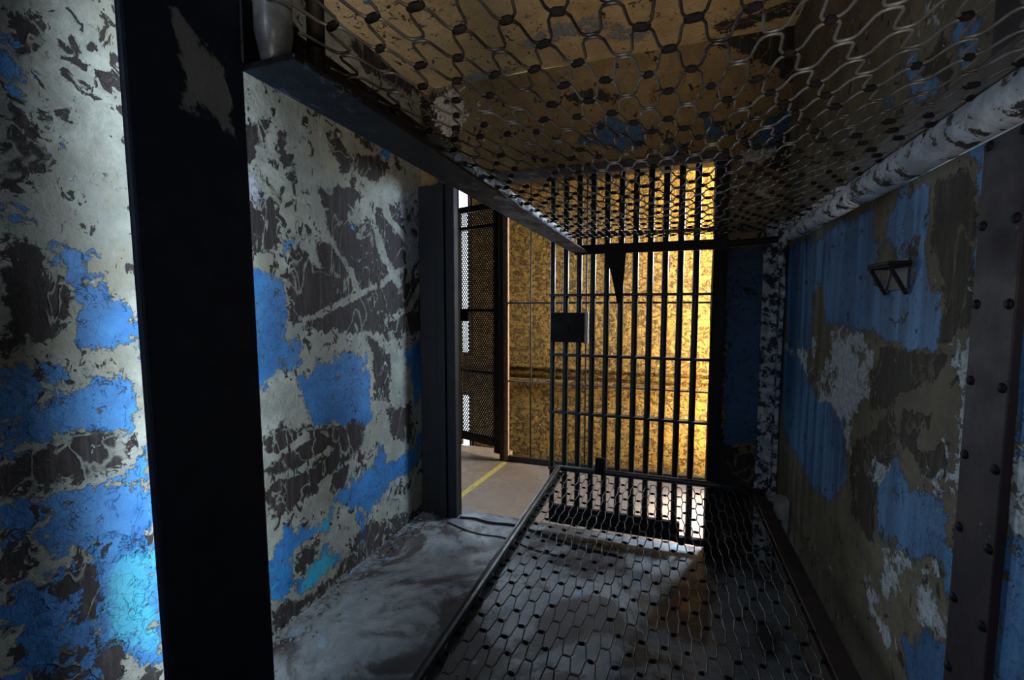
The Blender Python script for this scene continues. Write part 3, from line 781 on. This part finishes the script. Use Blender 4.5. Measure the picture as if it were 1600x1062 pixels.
# flakes of paint and plaster along the foot of the left wall
bm = bmesh.new(); rnd = random.Random(5)
for i in range(420):
    y = rnd.uniform(.4, 2.33); d = abs(rnd.gauss(0, .09)) + .004
    if rnd.random() < .12: d = rnd.uniform(0, .75)
    x = XL + .012 + d; s = rnd.uniform(.002, .008) * (1.4 if d < .1 else .8)
    a0 = rnd.uniform(0, 6.28); n = rnd.randint(4, 6); z = .001 + max(0, .03-d*.2)*rnd.random()*(d < .12)
    tilt = Vector((rnd.uniform(-.4,.4), rnd.uniform(-.4,.4), 0))
    top = []; bot = []
    for k in range(n):
        a = a0 + 2*PI*k/n; q = Vector((math.cos(a), math.sin(a), 0))*s*rnd.uniform(.6,1.1)
        zz = q.x*tilt.x + q.y*tilt.y + s*.5
        top.append(bm.verts.new((x+q.x, y+q.y, z+max(.001,zz)+.002))); bot.append(bm.verts.new((x+q.x, y+q.y, z+max(0,zz))))
    bm.faces.new(top); bm.faces.new(bot[::-1])
    for k in range(n): bm.faces.new((bot[k], bot[(k+1)%n], top[(k+1)%n], top[k]))
def chip_mat():
    k = NT('paint_flakes'); p = k.coord(); n = k.noise(p, 45, 2, .5)
    col = k.mix(k.step(n, .4, .5), rgb(.03,.028,.027), rgb(.11,.115,.11)); col = k.mix(k.step(n, .62, .64), col, rgb(.03,.15,.45))
    return k.done(col, .8)
tag(obj('paint_flakes', bm, chip_mat()), 'fallen paint flakes and grit along the left wall base', 'debris', kind='stuff')

# ------------------------------------------------------------------ light
def area(name, loc, target, size, power, col, sy=None, spread=PI):
    l = bpy.data.lights.new(name, 'AREA'); l.energy = power; l.color = col; l.size = size; l.spread = spread
    if sy: l.shape = 'RECTANGLE'; l.size_y = sy
    o = bpy.data.objects.new(name, l); C.objects.link(o); o.location = loc
    o.rotation_euler = (Vector(target)-Vector(loc)).to_track_quat('-Z', 'Y').to_euler(); return o
def spot(name, loc, target, power, col, ang, blend, rad=.05):
    l = bpy.data.lights.new(name, 'SPOT'); l.energy = power; l.color = col; l.spot_size = math.radians(ang); l.spot_blend = blend; l.shadow_soft_size = rad
    o = bpy.data.objects.new(name, l); C.objects.link(o); o.location = loc
    o.rotation_euler = (Vector(target)-Vector(loc)).to_track_quat('-Z', 'Y').to_euler(); return o
# daylight on the walkway from a window farther along to the right
area('walkway_daylight', (.60, 4.03, 1.2), (-1., 4.40, 1.15), .2, 80, (1.,.78,.38), 2.6, math.radians(110))
area('window_daylight', (-2.25, 4.12, 1.5), (-.75, 2.3, .9), .7, 9, (.66,.83,1.), 1.7, math.radians(70))
area('walkway_sky', (.95, 3.75, 2.0), (-.1, 1.6, 0), .5, 130, (.72,.86,1.))
spot('walkway_sun', (1.1, 3.1, 2.3), (.36, 2.78, 0), 1700, (.88,.94,1.), 24, .8)
# added cool fill on the left wall: unseen strip behind the post, spot behind camera
area('post_halo_fill', (-1.17, .86, 1.1), (-1.38, 1.03, 1.1), .04, 12, (.80,.92,1.), 2.0)  # added lamp without a fixture, makes the halo beside the post
spot('left_wall_fill', (-.80, -.5, 1.6), (-1.38, .9, 1.1), 2.7, (.82,.92,1.), 75, .9, .2)  # added fill for the left wall, stands for no known window
spot('cell_fill', (-.25, -.7, 1.7), (.5, 1.3, .9), 27, (.76,.86,1.), 62, .8, .3)
spot('floor_fill', (-.3, -.5, 2.0), (-.8, 1.5, 0), 5, (.72,.86,1.), 50, 1., .3)
spot('ceiling_glow', (.0, -.5, 1.45), (-.12, 1.9, 2.45), 75, (1.,.85,.62), 30, 1., .08)
spot('upper_wall_glow', (.3, -.3, 1.46), (-1.38, 1.95, 2.22), 70, (1.,.78,.50), 26, 1., .08)
area('ceiling_bounce', (.1, -.35, .75), (.05, 1.9, 2.48), .5, 1.3, (1.,.9,.74), None, math.radians(50))

w = bpy.data.worlds.new('world'); bpy.context.scene.world = w; w.use_nodes = True
w.node_tree.nodes['Background'].inputs[0].default_value = (.35,.5,.75,1); w.node_tree.nodes['Background'].inputs[1].default_value = .035

# ------------------------------------------------------------------ camera
cam = bpy.data.cameras.new('camera'); co = bpy.data.objects.new('camera', cam); C.objects.link(co)
cam.sensor_width = 36; cam.lens = 705/1600*36; cam.clip_start = .02
pitch = math.atan(54/705); yaw = math.atan(243/math.hypot(705,54))
co.location = (0, 0, 1.25); co.rotation_euler = (PI/2 - pitch, 0, yaw)
bpy.context.scene.camera = co
bpy.context.scene.view_settings.view_transform = 'Standard'
